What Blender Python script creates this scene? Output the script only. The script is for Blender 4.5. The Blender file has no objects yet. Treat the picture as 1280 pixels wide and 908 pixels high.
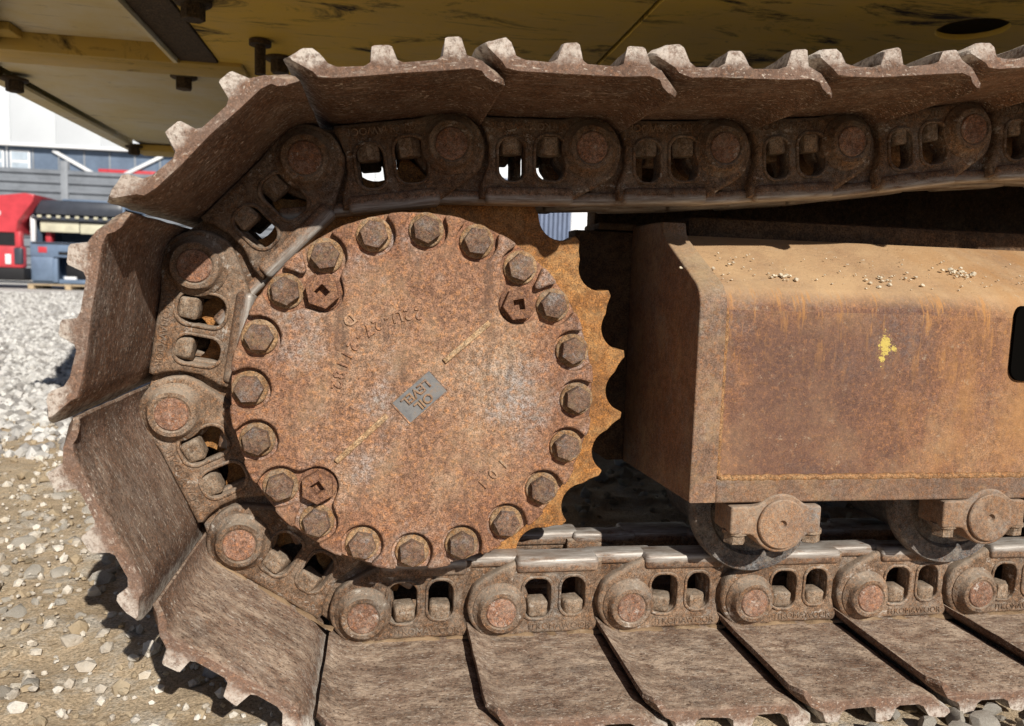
import bpy, bmesh, math, random
import numpy as np
from mathutils import Vector, Matrix, noise as mnoise

random.seed(7); np.random.seed(7)
S = bpy.context.scene
COL = S.collection
PI = math.pi

# ------------------------------------------------------------------ camera, world, sun, exposure
cam_d = bpy.data.cameras.new('camera'); cam = bpy.data.objects.new('camera', cam_d); COL.objects.link(cam)
cam_d.sensor_width = 36.0; cam_d.lens = 946.4 / 1280 * 36.0
cam_d.clip_start = 0.02; cam_d.clip_end = 2000
R_ = Vector((0.98587, -0.16419, 0.03314)); D_ = Vector((0.01571, -0.10637, -0.99420)); F_ = Vector((0.16677, 0.98068, -0.10229))
C_ = Vector((-0.04366, -1.01317, 0.13820))
cam.matrix_world = Matrix(((R_.x, -D_.x, -F_.x, C_.x), (R_.y, -D_.y, -F_.y, C_.y), (R_.z, -D_.z, -F_.z, C_.z), (0, 0, 0, 1)))
cam_d.dof.use_dof = True; cam_d.dof.focus_distance = 1.03; cam_d.dof.aperture_fstop = 7.0
S.camera = cam

SUN = Vector((0.31, -1.0, 0.68)).normalized()
w = bpy.data.worlds.new('World'); S.world = w; w.use_nodes = True
wn = w.node_tree; wn.nodes.clear()
sky = wn.nodes.new('ShaderNodeTexSky'); sky.sky_type = 'NISHITA'; sky.sun_disc = False
sky.sun_elevation = math.asin(SUN.z); sky.sun_rotation = math.atan2(SUN.x, SUN.y)
sky.dust_density = 0.4; sky.air_density = 0.55
bg = wn.nodes.new('ShaderNodeBackground'); bg.inputs['Strength'].default_value = 0.05
wo = wn.nodes.new('ShaderNodeOutputWorld')
wn.links.new(sky.outputs[0], bg.inputs[0]); wn.links.new(bg.outputs[0], wo.inputs[0])
sl = bpy.data.lights.new('sun', 'SUN'); sl.energy = 5.0; sl.angle = math.radians(0.53); sl.color = (1.0, 0.95, 0.87)
so = bpy.data.objects.new('sun', sl); COL.objects.link(so)
so.rotation_euler = SUN.to_track_quat('Z', 'Y').to_euler()
S.view_settings.view_transform = 'Standard'; S.view_settings.look = 'None'
S.view_settings.exposure = 0.0; S.view_settings.gamma = 1.0; S.view_settings.use_curve_mapping = False
S.cycles.max_bounces = 8; S.cycles.diffuse_bounces = 2; S.cycles.glossy_bounces = 3

# ------------------------------------------------------------------ materials
class NT:
    def __init__(s, name):
        s.m = bpy.data.materials.new(name); s.m.use_nodes = True
        s.t = s.m.node_tree; s.b = s.t.nodes['Principled BSDF']
        tc = s.t.nodes.new('ShaderNodeTexCoord'); oi = s.t.nodes.new('ShaderNodeObjectInfo')
        a = s.t.nodes.new('ShaderNodeVectorMath'); a.operation = 'ADD'
        mul = s.t.nodes.new('ShaderNodeMath'); mul.operation = 'MULTIPLY'; mul.inputs[1].default_value = 37.0
        s.l(oi.outputs['Random'], mul.inputs[0]); s.l(tc.outputs['Object'], a.inputs[0]); s.l(mul.outputs[0], a.inputs[1])
        s.obj = tc.outputs['Object']; s.co = a.outputs[0]; s.rnd = oi.outputs['Random']
    def l(s, a, b): s.t.links.new(a, b)
    def put(s, sock, v):
        if isinstance(v, (int, float)): sock.default_value = v
        elif isinstance(v, tuple): sock.default_value = v if len(v) == len(sock.default_value) else (*v, 1)
        else: s.l(v, sock)
    def map(s, scale=(1, 1, 1), co=None, loc=(0, 0, 0), rot=(0, 0, 0)):
        n = s.t.nodes.new('ShaderNodeMapping'); n.inputs['Scale'].default_value = scale
        n.inputs['Location'].default_value = loc; n.inputs['Rotation'].default_value = rot
        s.l(co or s.co, n.inputs['Vector']); return n.outputs[0]
    def noise(s, scale, detail=6, rough=.6, co=None, dist=0.0):
        n = s.t.nodes.new('ShaderNodeTexNoise'); n.inputs['Scale'].default_value = scale
        n.inputs['Detail'].default_value = detail; n.inputs['Roughness'].default_value = rough
        n.inputs['Distortion'].default_value = dist
        s.l(co or s.co, n.inputs['Vector']); return n.outputs['Fac']
    def vor(s, scale, co=None, feature='F1', out='Distance'):
        n = s.t.nodes.new('ShaderNodeTexVoronoi'); n.inputs['Scale'].default_value = scale; n.feature = feature
        s.l(co or s.co, n.inputs['Vector']); return n.outputs[out]
    def ramp(s, fac, stops, interp='LINEAR'):
        n = s.t.nodes.new('ShaderNodeValToRGB'); r = n.color_ramp; r.interpolation = interp
        while len(r.elements) < len(stops): r.elements.new(0.5)
        for e, (p, c) in zip(r.elements, stops):
            e.position = p; e.color = (c, c, c, 1) if isinstance(c, (int, float)) else (*c, 1)
        s.l(fac, n.inputs['Fac']); return n.outputs['Color']
    def mix(s, f, a, b, mode='MIX'):
        n = s.t.nodes.new('ShaderNodeMix'); n.data_type = 'RGBA'; n.blend_type = mode
        s.put(n.inputs[0], f); s.put(n.inputs[6], a); s.put(n.inputs[7], b); return n.outputs[2]
    def math(s, op, a, b=0.0, clamp=False):
        n = s.t.nodes.new('ShaderNodeMath'); n.operation = op; n.use_clamp = clamp
        s.put(n.inputs[0], a); s.put(n.inputs[1], b); return n.outputs[0]
    def xyz(s, co=None):
        n = s.t.nodes.new('ShaderNodeSeparateXYZ'); s.l(co or s.obj, n.inputs[0]); return n.outputs
    def upness(s):
        g = s.t.nodes.new('ShaderNodeNewGeometry'); return s.xyz(g.outputs['Normal'])[2]
    def bump(s, h, strength=.6, dist=.001, chain=None):
        n = s.t.nodes.new('ShaderNodeBump'); n.inputs['Strength'].default_value = strength; n.inputs['Distance'].default_value = dist
        s.put(n.inputs['Height'], h)
        if chain is not None: s.l(chain, n.inputs['Normal'])
        return n.outputs[0]
    def out(s, col, rough=.85, metal=0.0, normal=None, spec=.25):
        s.put(s.b.inputs['Base Color'], col); s.put(s.b.inputs['Roughness'], rough); s.put(s.b.inputs['Metallic'], metal)
        s.b.inputs['Specular IOR Level'].default_value = spec
        if normal is not None: s.l(normal, s.b.inputs['Normal'])
        return s.m

def rusty(name, c, speck=(.42, .17, .05), grey=None, dust=None, dust_amt=.35, scale=9, streak=None, bump=.7, rough=.85, pits=.6, updust=0.0, spot_scale=150, speck_amt=.55, grit=.85, chalk=0.0, rndv=.16):
    t = NT(name)
    big = t.noise(scale, 8, .68, dist=.4)
    col = t.ramp(big, [(.3, c[0]), (.5, c[1]), (.68, c[2])])
    mid = t.noise(scale * 5, 6, .7)
    col = t.mix(t.ramp(mid, [(.45, 0.), (.7, .6)]), col, c[0])
    sp = t.noise(spot_scale, 5, .75)
    col = t.mix(t.math('MULTIPLY', t.ramp(sp, [(.5, 0.), (.62, 1.)]), speck_amt), col, speck)
    if grey:
        g = t.math('MULTIPLY', t.ramp(t.noise(scale * 1.3, 7, .7, t.map((1, 1, 1), loc=(5, 3, 9))), [(.5, 0.), (.66, 1.)]), t.ramp(t.noise(spot_scale * .8, 5, .7), [(.42, .15), (.58, .95)]))
        col = t.mix(g, col, grey)
    if streak:
        ax, sc, colr, amt = streak
        st = t.noise(1.0, 6, .72, t.map(sc))
        col = t.mix(t.math('MULTIPLY', t.ramp(st, [(.54, 0.), (.64, 1.)]), amt), col, colr)
        st2 = t.noise(1.0, 6, .72, t.map(sc, loc=(7, 7, 7)))
        col = t.mix(t.math('MULTIPLY', t.ramp(st2, [(.52, 0.), (.66, 1.)]), amt * .7), col, tuple(x * .45 for x in c[0]))
    fine = t.noise(spot_scale * 3.2, 3, .7)
    col = t.mix(grit, col, t.ramp(fine, [(.36, .30), (.5, .98), (.64, 1.6)]), 'MULTIPLY')
    mot = t.noise(spot_scale * .9, 3, .6, t.map(loc=(3, 6, 2)))
    col = t.mix(grit * .85, col, t.ramp(mot, [(.38, .62), (.5, 1.), (.62, 1.30)]), 'MULTIPLY')
    col = t.mix(1., col, t.ramp(t.rnd, [(0., 1 - rndv), (1., 1 + rndv)]), 'MULTIPLY')
    if chalk:
        ck = t.math('MULTIPLY', t.ramp(t.noise(42, 8, .8, t.map((1, 1, 1.6), loc=(6, 1, 4))), [(.585, 0.), (.64, 1.)]), chalk)
        col = t.mix(ck, col, (.66, .61, .54))
    if dust:
        d = t.ramp(t.noise(scale * 2.3, 9, .75, t.map(loc=(2, 8, 1))), [(.48, 0.), (.68, 1.)])
        col = t.mix(t.math('MULTIPLY', d, dust_amt), col, dust)
        if updust:
            u = t.ramp(t.upness(), [(.25, 0.), (.8, 1.)])
            fl = t.noise(1.0, 6, .75, t.map(streak[1], loc=(11, 2, 5))) if streak else None
            u = t.math('MULTIPLY', u, t.ramp(t.noise(scale * 2, 8, .75), [(.36, .55), (.60, 1.)]))
            if fl: u = t.math('MULTIPLY', u, t.ramp(fl, [(.42, .15), (.50, .40), (.62, 1.)]))
            col = t.mix(t.math('MULTIPLY', u, updust), col, dust)
    h = t.math('ADD', t.math('MULTIPLY', fine, .35), t.math('MULTIPLY', sp, .6))
    pit = t.ramp(t.noise(spot_scale * .55, 4, .6, t.map(loc=(1, 4, 2))), [(.3, 0.), (.45, 1.)])
    h = t.math('ADD', h, t.math('MULTIPLY', pit, pits))
    n = t.bump(h, bump, .0012)
    n = t.bump(t.noise(scale * 3, 4, .5), .35, .004, n)
    t.out(col, rough, 0.0, n); t.col = col; t.n = n
    return t

CLAY = (.48, .42, .34)
M = {}
M['cover'] = rusty('cover_rust', [(.19, .098, .064), (.315, .178, .112), (.40, .28, .19)], (.48, .23, .10), (.34, .315, .295), (.50, .37, .23), .32, scale=7, spot_scale=185, updust=.1, speck_amt=.7, bump=.9, grit=.85)
t_ = M['cover']; X_ = t_.xyz()
r_ = t_.math('SQRT', t_.math('ADD', t_.math('MULTIPLY', X_[0], X_[0]), t_.math('MULTIPLY', X_[2], X_[2])))
r_ = t_.math('ADD', r_, t_.math('MULTIPLY', t_.math('SUBTRACT', t_.noise(16, 7, .7), .5), .16))
c_ = t_.mix(t_.math('MULTIPLY', t_.ramp(t_.math('MULTIPLY', r_, 4.0), [(.50, 0.), (.74, 1.)]), .8), t_.col, (.84, .74, .70), 'MULTIPLY')
st_ = t_.ramp(t_.noise(1.0, 6, .7, t_.map((26, 26, 5), loc=(3, 3, 3))), [(.57, 0.), (.68, .55)])
c_ = t_.mix(st_, c_, (.10, .062, .045))
t_.l(c_, t_.b.inputs['Base Color']); M['cover'] = t_.m
M['bolt'] = rusty('bolt_rust', [(.11, .07, .05), (.17, .105, .075), (.22, .15, .11)], (.27, .12, .055), (.20, .18, .17), (.42, .30, .16), .3, scale=40, spot_scale=260).m
M['washer'] = rusty('washer_ochre', [(.19, .11, .06), (.29, .18, .095), (.38, .26, .15)], (.38, .17, .05), None, CLAY, .4, scale=40, spot_scale=240).m
M['mark'] = rusty('worn_mark', [(.34, .2, .1), (.45, .3, .17), (.5, .37, .24)], (.45, .22, .09), None, None, scale=40, spot_scale=240).m
M['plug'] = rusty('plug_rust', [(.13, .065, .042), (.21, .11, .07), (.29, .17, .1)], (.36, .16, .06), None, None, scale=50, spot_scale=240).m
M['link'] = rusty('link_cast', [(.085, .050, .031), (.19, .122, .078), (.28, .19, .125)], (.30, .14, .058), (.20, .168, .14), CLAY, .28, scale=13, spot_scale=190, updust=.45, bump=1.0, chalk=.6).m
M['pin'] = rusty('pin_rust', [(.17, .085, .055), (.25, .140, .095), (.31, .19, .135)], (.40, .16, .06), None, CLAY, .35, scale=30, spot_scale=220, chalk=.75).m
M['nut'] = rusty('shoe_bolt_steel', [(.15, .10, .066), (.24, .17, .115), (.33, .25, .18)], (.27, .14, .065), None, CLAY, .4, scale=40, spot_scale=220, updust=.25, chalk=.4).m
M['sprocket'] = rusty('sprocket_orange_rust', [(.20, .09, .035), (.34, .155, .05), (.44, .25, .10)], (.5, .2, .04), None, (.50, .36, .18), .3, scale=14, spot_scale=160, rough=.7).m
M['frame_end'] = rusty('frame_end_rust', [(.16, .10, .07), (.25, .155, .105), (.32, .2, .125)], (.34, .15, .06), (.22, .185, .16), (.5, .36, .2), .35, scale=8, spot_scale=170, updust=.5, grit=.6).m
M['weld'] = rusty('weld_rust', [(.26, .14, .07), (.36, .2, .095), (.42, .26, .13)], (.5, .2, .06), None, None, scale=20, spot_scale=200).m
M['roller'] = rusty('roller_steel', [(.085, .08, .08), (.14, .125, .115), (.22, .18, .15)], (.24, .12, .06), (.2, .2, .2), CLAY, .35, scale=25, spot_scale=200, rough=.6).m
M['cap'] = rusty('roller_cap', [(.18, .11, .075), (.28, .18, .115), (.36, .25, .17)], (.40, .18, .07), (.25, .235, .22), CLAY, .3, scale=12, spot_scale=220, updust=.3, grit=.55, bump=.5).m
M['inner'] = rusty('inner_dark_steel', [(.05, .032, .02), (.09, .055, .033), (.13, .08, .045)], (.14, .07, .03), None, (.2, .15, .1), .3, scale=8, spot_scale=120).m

def rail_mat():
    t = rusty('polished_rail', [(.12, .07, .045), (.2, .125, .08), (.27, .18, .12)], (.30, .13, .05), None, CLAY, .3, scale=14, spot_scale=190)
    z = t.math('ADD', t.xyz()[2], t.math('MULTIPLY', t.math('SUBTRACT', t.noise(1.0, 6, .75, t.map((18, 60, 60))), .5), .018))
    k = t.ramp(t.math('MULTIPLY', z, 10.0), [(.615, 0.), (.68, 1.)])
    g = t.noise(1.0, 6, .7, t.map((14, 60, 240)))
    pol = t.ramp(g, [(.32, (.18, .13, .10)), (.5, (.36, .32, .28)), (.70, (.60, .57, .53))])
    k = t.math('MULTIPLY', k, t.ramp(t.noise(1.0, 5, .7, t.map((20, 40, 90), loc=(4, 4, 4))), [(.30, .0), (.46, 1.)]))
    return t.out(t.mix(k, t.col, pol), t.ramp(k, [(0., .85), (1., .5)]), t.math('MULTIPLY', k, .2), t.bump(t.noise(240, 4, .7), .4, .001), .4)
M['rail'] = rail_mat()

def shoe_mat():
    t = rusty('shoe_plate', [(.066, .038, .026), (.14, .082, .055), (.215, .135, .098)], (.28, .135, .065), (.19, .15, .125), (.50, .41, .32), .14,
              scale=10, spot_scale=230, bump=1.0, speck_amt=.6, chalk=.22)
    up = t.ramp(t.upness(), [(.2, 0.), (.8, 1.)])
    # dry clay settled on whatever faces up, broken into patches, flecks and drag marks along the travel direction
    patch = t.ramp(t.noise(1.0, 8, .75, t.map((9, 16, 16), loc=(3, 1, 8))), [(.36, .22), (.60, 1.)])
    fleck = t.ramp(t.noise(1.0, 9, .84, t.map((30, 62, 62), loc=(11, 2, 5))), [(.40, .10), (.50, .50), (.585, 1.)])
    col = t.mix(t.math('MULTIPLY', t.math('MULTIPLY', up, patch), t.math('MULTIPLY', fleck, .92)), t.col, (.65, .505, .375))
    drag = t.ramp(t.noise(1.0, 4, .65, t.map((34, 300, 300), loc=(1, 9, 2))), [(.585, 0.), (.65, 1.)])
    drag = t.math('MULTIPLY', drag, t.ramp(t.noise(16, 5, .7), [(.45, .1), (.6, 1.)]))
    col = t.mix(t.math('MULTIPLY', drag, .75), col, (.52, .46, .385))
    dark = t.ramp(t.noise(1.0, 4, .65, t.map((30, 200, 200), loc=(5, 4, 7))), [(.60, 0.), (.70, .5)])
    col = t.mix(dark, col, (.09, .055, .038))
    nick = t.ramp(t.noise(1.0, 3, .6, t.map((170, 330, 330), loc=(8, 8, 2))), [(.615, 0.), (.655, .9)])
    col = t.mix(t.math('MULTIPLY', nick, t.ramp(t.noise(20, 5, .7), [(.40, .2), (.58, 1.)])), col, (.68, .60, .50))
    pitd = t.ramp(t.noise(1.0, 3, .6, t.map((190, 300, 300), loc=(2, 5, 6))), [(.60, 0.), (.65, .8)])
    t.col = t.mix(pitd, col, (.075, .045, .03))
    z = t.xyz()[2]
    nz = t.math('ADD', z, t.math('MULTIPLY', t.math('SUBTRACT', t.noise(60, 7, .75), .5), .035))
    k = t.ramp(t.math('MULTIPLY', nz, -10.0), [(.52, 0.), (.62, 1.)])
    k = t.math('MULTIPLY', k, t.ramp(t.noise(150, 6, .8), [(.36, .05), (.54, 1.)]))
    col = t.mix(t.math('MULTIPLY', k, .92), t.col, (.72, .66, .58))
    # thin weathered clay film on the rim of the plate
    y = t.xyz()[1]
    e = t.ramp(t.math('ADD', t.math('MULTIPLY', t.math('ADD', y, .206), 26.0), t.math('MULTIPLY', t.noise(40, 6, .7), .3)), [(.12, 1.), (.32, 0.)])
    col = t.mix(t.math('MULTIPLY', e, .35), col, (.36, .23, .17))
    s = t.b.inputs['Base Color']; t.l(col, s)
    return t.m
M['shoe'] = shoe_mat()

def frame_mat():
    t = rusty('frame_rust', [(.115, .060, .046), (.24, .120, .072), (.36, .205, .108)], (.44, .20, .075), (.15, .115, .105), (.56, .37, .20), .3, scale=4.5, spot_scale=170, updust=.92, bump=.7, grit=.55, rndv=0.02)
    X = t.xyz()
    # vertical run-down rust under the top bend
    run = t.noise(1.0, 6, .7, t.map((85, 1, 13), co=t.obj))
    band = t.ramp(X[2], [(.00, 0.), (.115, 1.), (.135, 1.), (.150, 0.)])
    col = t.mix(t.math('MULTIPLY', t.math('MULTIPLY', t.ramp(run, [(.54, 0.), (.62, 1.)]), band), .7), t.col, (.52, .25, .08))
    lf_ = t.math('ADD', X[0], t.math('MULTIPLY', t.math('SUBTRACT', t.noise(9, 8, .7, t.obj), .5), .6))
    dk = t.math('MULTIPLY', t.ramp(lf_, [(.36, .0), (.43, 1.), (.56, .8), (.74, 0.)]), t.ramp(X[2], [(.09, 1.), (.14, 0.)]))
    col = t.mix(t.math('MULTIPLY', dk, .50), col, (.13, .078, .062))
    og = t.math('MULTIPLY', t.ramp(lf_, [(.66, 0.), (.95, 1.)]), t.ramp(t.noise(1.0, 7, .7, t.map((24, 8, 9), co=t.obj)), [(.42, 0.), (.62, .75)]))
    col = t.mix(og, col, (.44, .225, .085))
    pale = t.ramp(t.noise(60, 8, .8, t.obj), [(.60, 0.), (.66, .6)])
    col = t.mix(pale, col, (.50, .38, .26))
    # splash of yellow paint
    for (px, pz, rr) in ((.633, .075, .012), (.640, .066, .008), (.628, .055, .006)):
        dx = t.math('SUBTRACT', X[0], px); dz = t.math('MULTIPLY', t.math('SUBTRACT', X[2], pz), .75)
        d = t.math('SQRT', t.math('ADD', t.math('MULTIPLY', dx, dx), t.math('MULTIPLY', dz, dz)))
        d = t.math('ADD', d, t.math('ADD', t.math('MULTIPLY', t.math('SUBTRACT', t.noise(90, 5, .7, t.obj), .5), .04), t.math('MULTIPLY', t.math('SUBTRACT', t.noise(420, 4, .7, t.obj), .5), .022)))
        col = t.mix(t.ramp(t.math('DIVIDE', d, rr), [(.62, 1.), (.72, 0.)]), col, (.60, .46, .12))
    t.l(col, t.b.inputs['Base Color']); return t.m
M['frame'] = frame_mat()

def paint_mat(name, c, dirt, dirt_lo, dirt_hi, scale=4, dustc=(.45, .38, .24), dusta=.5):
    t = NT(name)
    a = t.noise(scale, 9, .7, t.map((1, 2.2, 1)), .6); d = t.ramp(a, [(dirt_lo, 0.), (dirt_hi, 1.)])
    col = t.mix(t.math('MULTIPLY', t.ramp(t.noise(scale * 1.7, 8, .7), [(.4, 0.), (.7, 1.)]), dusta), c, dustc)
    col = t.mix(t.ramp(t.noise(30, 8, .8), [(.62, 0.), (.72, .8)]), col, (.11, .07, .03))
    col = t.mix(d, col, dirt)
    col = t.mix(t.math('MULTIPLY', t.ramp(t.noise(1.0, 6, .7, t.map((5, 60, 30), rot=(0, 0, .6))), [(.6, 0.), (.68, 1.)]), .5), col, (.07, .045, .02))
    return t.out(col, t.ramp(a, [(.3, .5), (.7, .85)]), 0., t.bump(t.noise(180, 5, .7), .4, .001))
M['yellow'] = paint_mat('yellow_paint_dirty', (.80, .53, .08), (.03, .02, .012), .53, .62, 3.2, (.62, .44, .16), .5)
M['yellow_dusty'] = paint_mat('yellow_paint_dusty', (.76, .63, .33), (.3, .22, .1), .64, .8, 3.0, (.80, .74, .60), .9)
M['yellow_flange'] = paint_mat('yellow_paint_flange', (.62, .42, .10), (.05, .035, .02), .58, .7, 6, (.45, .34, .14), .5)
M['bolt_dark'] = rusty('dark_bolt', [(.04, .03, .02), (.07, .05, .03), (.1, .07, .04)], (.16, .09, .04), None, None, scale=40, spot_scale=200).m
M['slot_shade'] = NT('painted_cavity_shade').out((.004, .0035, .003), .95, spec=.01)  # solid black that paints the shade inside the frame slot

def ground_mat():
    t = NT('yard_ground')
    X = t.xyz()
    y = t.math('ADD', t.math('ADD', X[1], t.math('MULTIPLY', X[0], .10)), t.math('MULTIPLY', t.math('SUBTRACT', t.noise(1.6, 5, .6, t.obj), .5), .9))
    gr = t.ramp(t.math('MULTIPLY', y, .25), [(.42, 0.), (.60, 1.)])
    a = t.noise(5, 9, .7, t.obj); b = t.noise(38, 8, .7, t.obj); f = t.noise(260, 4, .7, t.obj)
    dirt = t.ramp(a, [(.3, (.42, .315, .20)), (.5, (.53, .41, .275)), (.66, (.60, .49, .35))])
    dirt = t.mix(t.ramp(t.noise(9, 9, .75, t.obj), [(.52, 0.), (.64, .85)]), dirt, (.64, .58, .49))
    dirt = t.mix(t.ramp(b, [(.52, 0.), (.66, .8)]), dirt, (.56, .49, .38))
    dirt = t.mix(.7, dirt, t.ramp(f, [(.36, .45), (.5, .98), (.64, 1.4)]), 'MULTIPLY')
    vc = t.vor(26, t.obj, out='Color'); vd = t.vor(26, t.obj)
    hs = t.t.nodes.new('ShaderNodeSeparateColor'); t.l(vc, hs.inputs[0])
    grav = t.ramp(hs.outputs[0], [(.0, (.56, .54, .51)), (.3, (.68, .66, .63)), (1., (.84, .82, .79))])
    grav = t.mix(t.ramp(vd, [(.35, 0.), (.75, .6)]), grav, (.46, .43, .40))
    grav = t.mix(t.ramp(t.noise(.7, 5, .6, t.obj), [(.45, 0.), (.7, .35)]), grav, (.5, .44, .36))
    mud = t.ramp(t.math('ADD', t.math('ADD', X[1], 1.0), t.math('MULTIPLY', t.math('SUBTRACT', t.noise(1.3, 5, .6, t.obj), .5), .5)), [(.05, .85), (.33, 0.)])   # darkened ground in front, out of view, added to cut bounced light
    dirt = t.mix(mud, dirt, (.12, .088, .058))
    col = t.mix(gr, dirt, grav)
    h = t.math('ADD', t.math('MULTIPLY', b, 1.0), t.math('MULTIPLY', f, .3))
    h2 = t.math('MULTIPLY', t.math('MULTIPLY', vd, -1.0), gr)
    n = t.bump(h, .8, .01); n = t.bump(h2, .35, .012, n)
    return t.out(col, .95, 0., n, .1)
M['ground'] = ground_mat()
def stone_mat(name, stops):
    t = NT(name)
    col = t.ramp(t.noise(14, 7, .7), stops)
    col = t.mix(t.ramp(t.noise(9, 8, .75), [(.54, 0.), (.68, .7)]), col, (.50, .40, .28))
    col = t.mix(.6, col, t.ramp(t.rnd, [(0., .85), (1., 1.1)]), 'MULTIPLY')
    return t.out(col, .95, 0., t.bump(t.noise(110, 6, .7), .9, .004), .1)
M['stone'] = stone_mat('pale_stone', [(.3, (.54, .47, .36)), (.5, (.70, .64, .55)), (.7, (.80, .76, .69))])
M['stone_grey'] = stone_mat('grey_stone', [(.3, (.46, .40, .32)), (.6, (.58, .52, .44)), (.8, (.68, .63, .56))])
M['caked'] = stone_mat('caked_dirt', [(.3, (.22, .145, .085)), (.6, (.33, .225, .135)), (.8, (.44, .32, .2))])
M['clod'] = stone_mat('dirt_clod', [(.3, (.36, .27, .17)), (.6, (.47, .38, .26)), (.8, (.58, .5, .38))])
def plain(name, c, rough=.6, metal=0., nscale=8, var=.25, spec=.4):
    t = NT(name)
    k = t.ramp(t.noise(nscale, 6, .65), [(.3, 1 - var), (.7, 1 + var * .4)])
    return t.out(t.mix(1., c, k, 'MULTIPLY'), rough, metal, None, spec)
M['red'] = plain('red_cab_paint', (.62, .06, .075), .4, nscale=3)
M['blue'] = plain('blue_cab_paint', (.16, .225, .33), .5, nscale=3)
M['cabdark'] = plain('cab_roof_dark', (.055, .062, .08), .4, nscale=3)
M['cream'] = plain('cream_panel', (.62, .59, .44), .7, nscale=4)
M['black'] = plain('black_opening', (.012, .012, .014), .7)
M['white'] = plain('white_paint', (.82, .83, .84), .5, var=.08)
M['facade'] = plain('white_facade_panel', (.70, .73, .76), .45, nscale=.4, var=.06)
M['fence'] = plain('grey_fence_sheet', (.235, .255, .285), .45, nscale=2)
M['post'] = plain('grey_post', (.30, .32, .35), .5, nscale=2)
M['glass'] = plain('blue_grey_glass', (.17, .22, .30), .12, nscale=1.2, spec=.6)
M['glass_pale'] = plain('pale_window_pane', (.50, .58, .66), .2, nscale=2)
M['shed'] = plain('blue_grey_sheet', (.15, .19, .29), .5, nscale=2)
M['wood'] = plain('pallet_wood', (.50, .38, .24), .8, nscale=6)

# ------------------------------------------------------------------ mesh helpers
def finish(me, mats, smooth=35):
    for m in (mats if isinstance(mats, (list, tuple)) else [mats]): me.materials.append(m)
    if smooth:
        for p in me.polygons: p.use_smooth = True
        me.set_sharp_from_angle(angle=math.radians(smooth))
    return me
def obj(name, me, parent=None, loc=(0, 0, 0), rot=(0, 0, 0)):
    o = bpy.data.objects.new(name, me); COL.objects.link(o); o.location = loc; o.rotation_euler = rot
    if parent: o.parent = parent
    return o
def from_bm(name, bm, mats, smooth=35):
    me = bpy.data.meshes.new(name); bm.normal_update(); bm.to_mesh(me); bm.free(); return finish(me, mats, smooth)
def box_bm(bm, x0, x1, y0, y1, z0, z1, bev=0.0, seg=2, mi=0):
    r = bmesh.ops.create_cube(bm, size=1.0)
    for v in r['verts']: v.co = Vector((x0 + (v.co.x + .5) * (x1 - x0), y0 + (v.co.y + .5) * (y1 - y0), z0 + (v.co.z + .5) * (z1 - z0)))
    fs = {f for v in r['verts'] for f in v.link_faces}
    for f in fs: f.material_index = mi
    if bev:
        es = {e for f in fs for e in f.edges}
        bmesh.ops.bevel(bm, geom=list(es), offset=bev, segments=seg, profile=.5, affect='EDGES', clamp_overlap=True)
    return bm
def box(name, b, m, parent=None, bev=0.004, loc=(0, 0, 0), rot=(0, 0, 0), seg=2):
    bm = bmesh.new(); box_bm(bm, *b, bev, seg); return obj(name, from_bm(name, bm, m), parent, loc, rot)
def lathe_bm(bm, prof, n=40, axis='Y', mi=0):
    """prof: list of (r, t); revolved about the axis"""
    rings = []
    for r, t in prof:
        ring = []
        for k in range(n):
            a = 2 * PI * k / n; c, s = r * math.cos(a), r * math.sin(a)
            ring.append(bm.verts.new({'Y': (c, t, s), 'Z': (c, s, t), 'X': (t, c, s)}[axis]))
        rings.append(ring)
    for a, b in zip(rings, rings[1:]):
        for k in range(n):
            f = bm.faces.new((a[k], a[(k + 1) % n], b[(k + 1) % n], b[k])); f.material_index = mi
    for ring, fl in ((rings[0], 0), (rings[-1], 1)):
        f = bm.faces.new(ring if fl else ring[::-1]); f.material_index = mi
    bmesh.ops.recalc_face_normals(bm, faces=bm.faces[:])
    return bm
def extrude_profile(name, loops, y0, y1, bevel=.002, res=2):
    """2D loops in the XZ plane (holes allowed) extruded along Y from y0 (front) to y1, rounded edges"""
    cu = bpy.data.curves.new(name, 'CURVE'); cu.dimensions = '2D'; cu.fill_mode = 'BOTH'
    for lp in loops:
        sp = cu.splines.new('POLY'); sp.points.add(len(lp) - 1); sp.use_cyclic_u = True
        for q, (x, z) in zip(sp.points, lp): q.co = (x, z, 0, 1)
    d = (y1 - y0) / 2
    cu.extrude = max(d - bevel, 1e-5); cu.bevel_depth = bevel; cu.bevel_resolution = res; cu.offset = -bevel
    o = bpy.data.objects.new(name, cu); COL.objects.link(o)
    dg = bpy.context.evaluated_depsgraph_get()
    me = bpy.data.meshes.new_from_object(o.evaluated_get(dg)); me.name = name
    bpy.data.objects.remove(o); bpy.data.curves.remove(cu)
    me.transform(Matrix(((1, 0, 0, 0), (0, 0, -1, (y0 + y1) / 2), (0, 1, 0, 0), (0, 0, 0, 1))))
    me.materials.clear()
    return me
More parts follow.
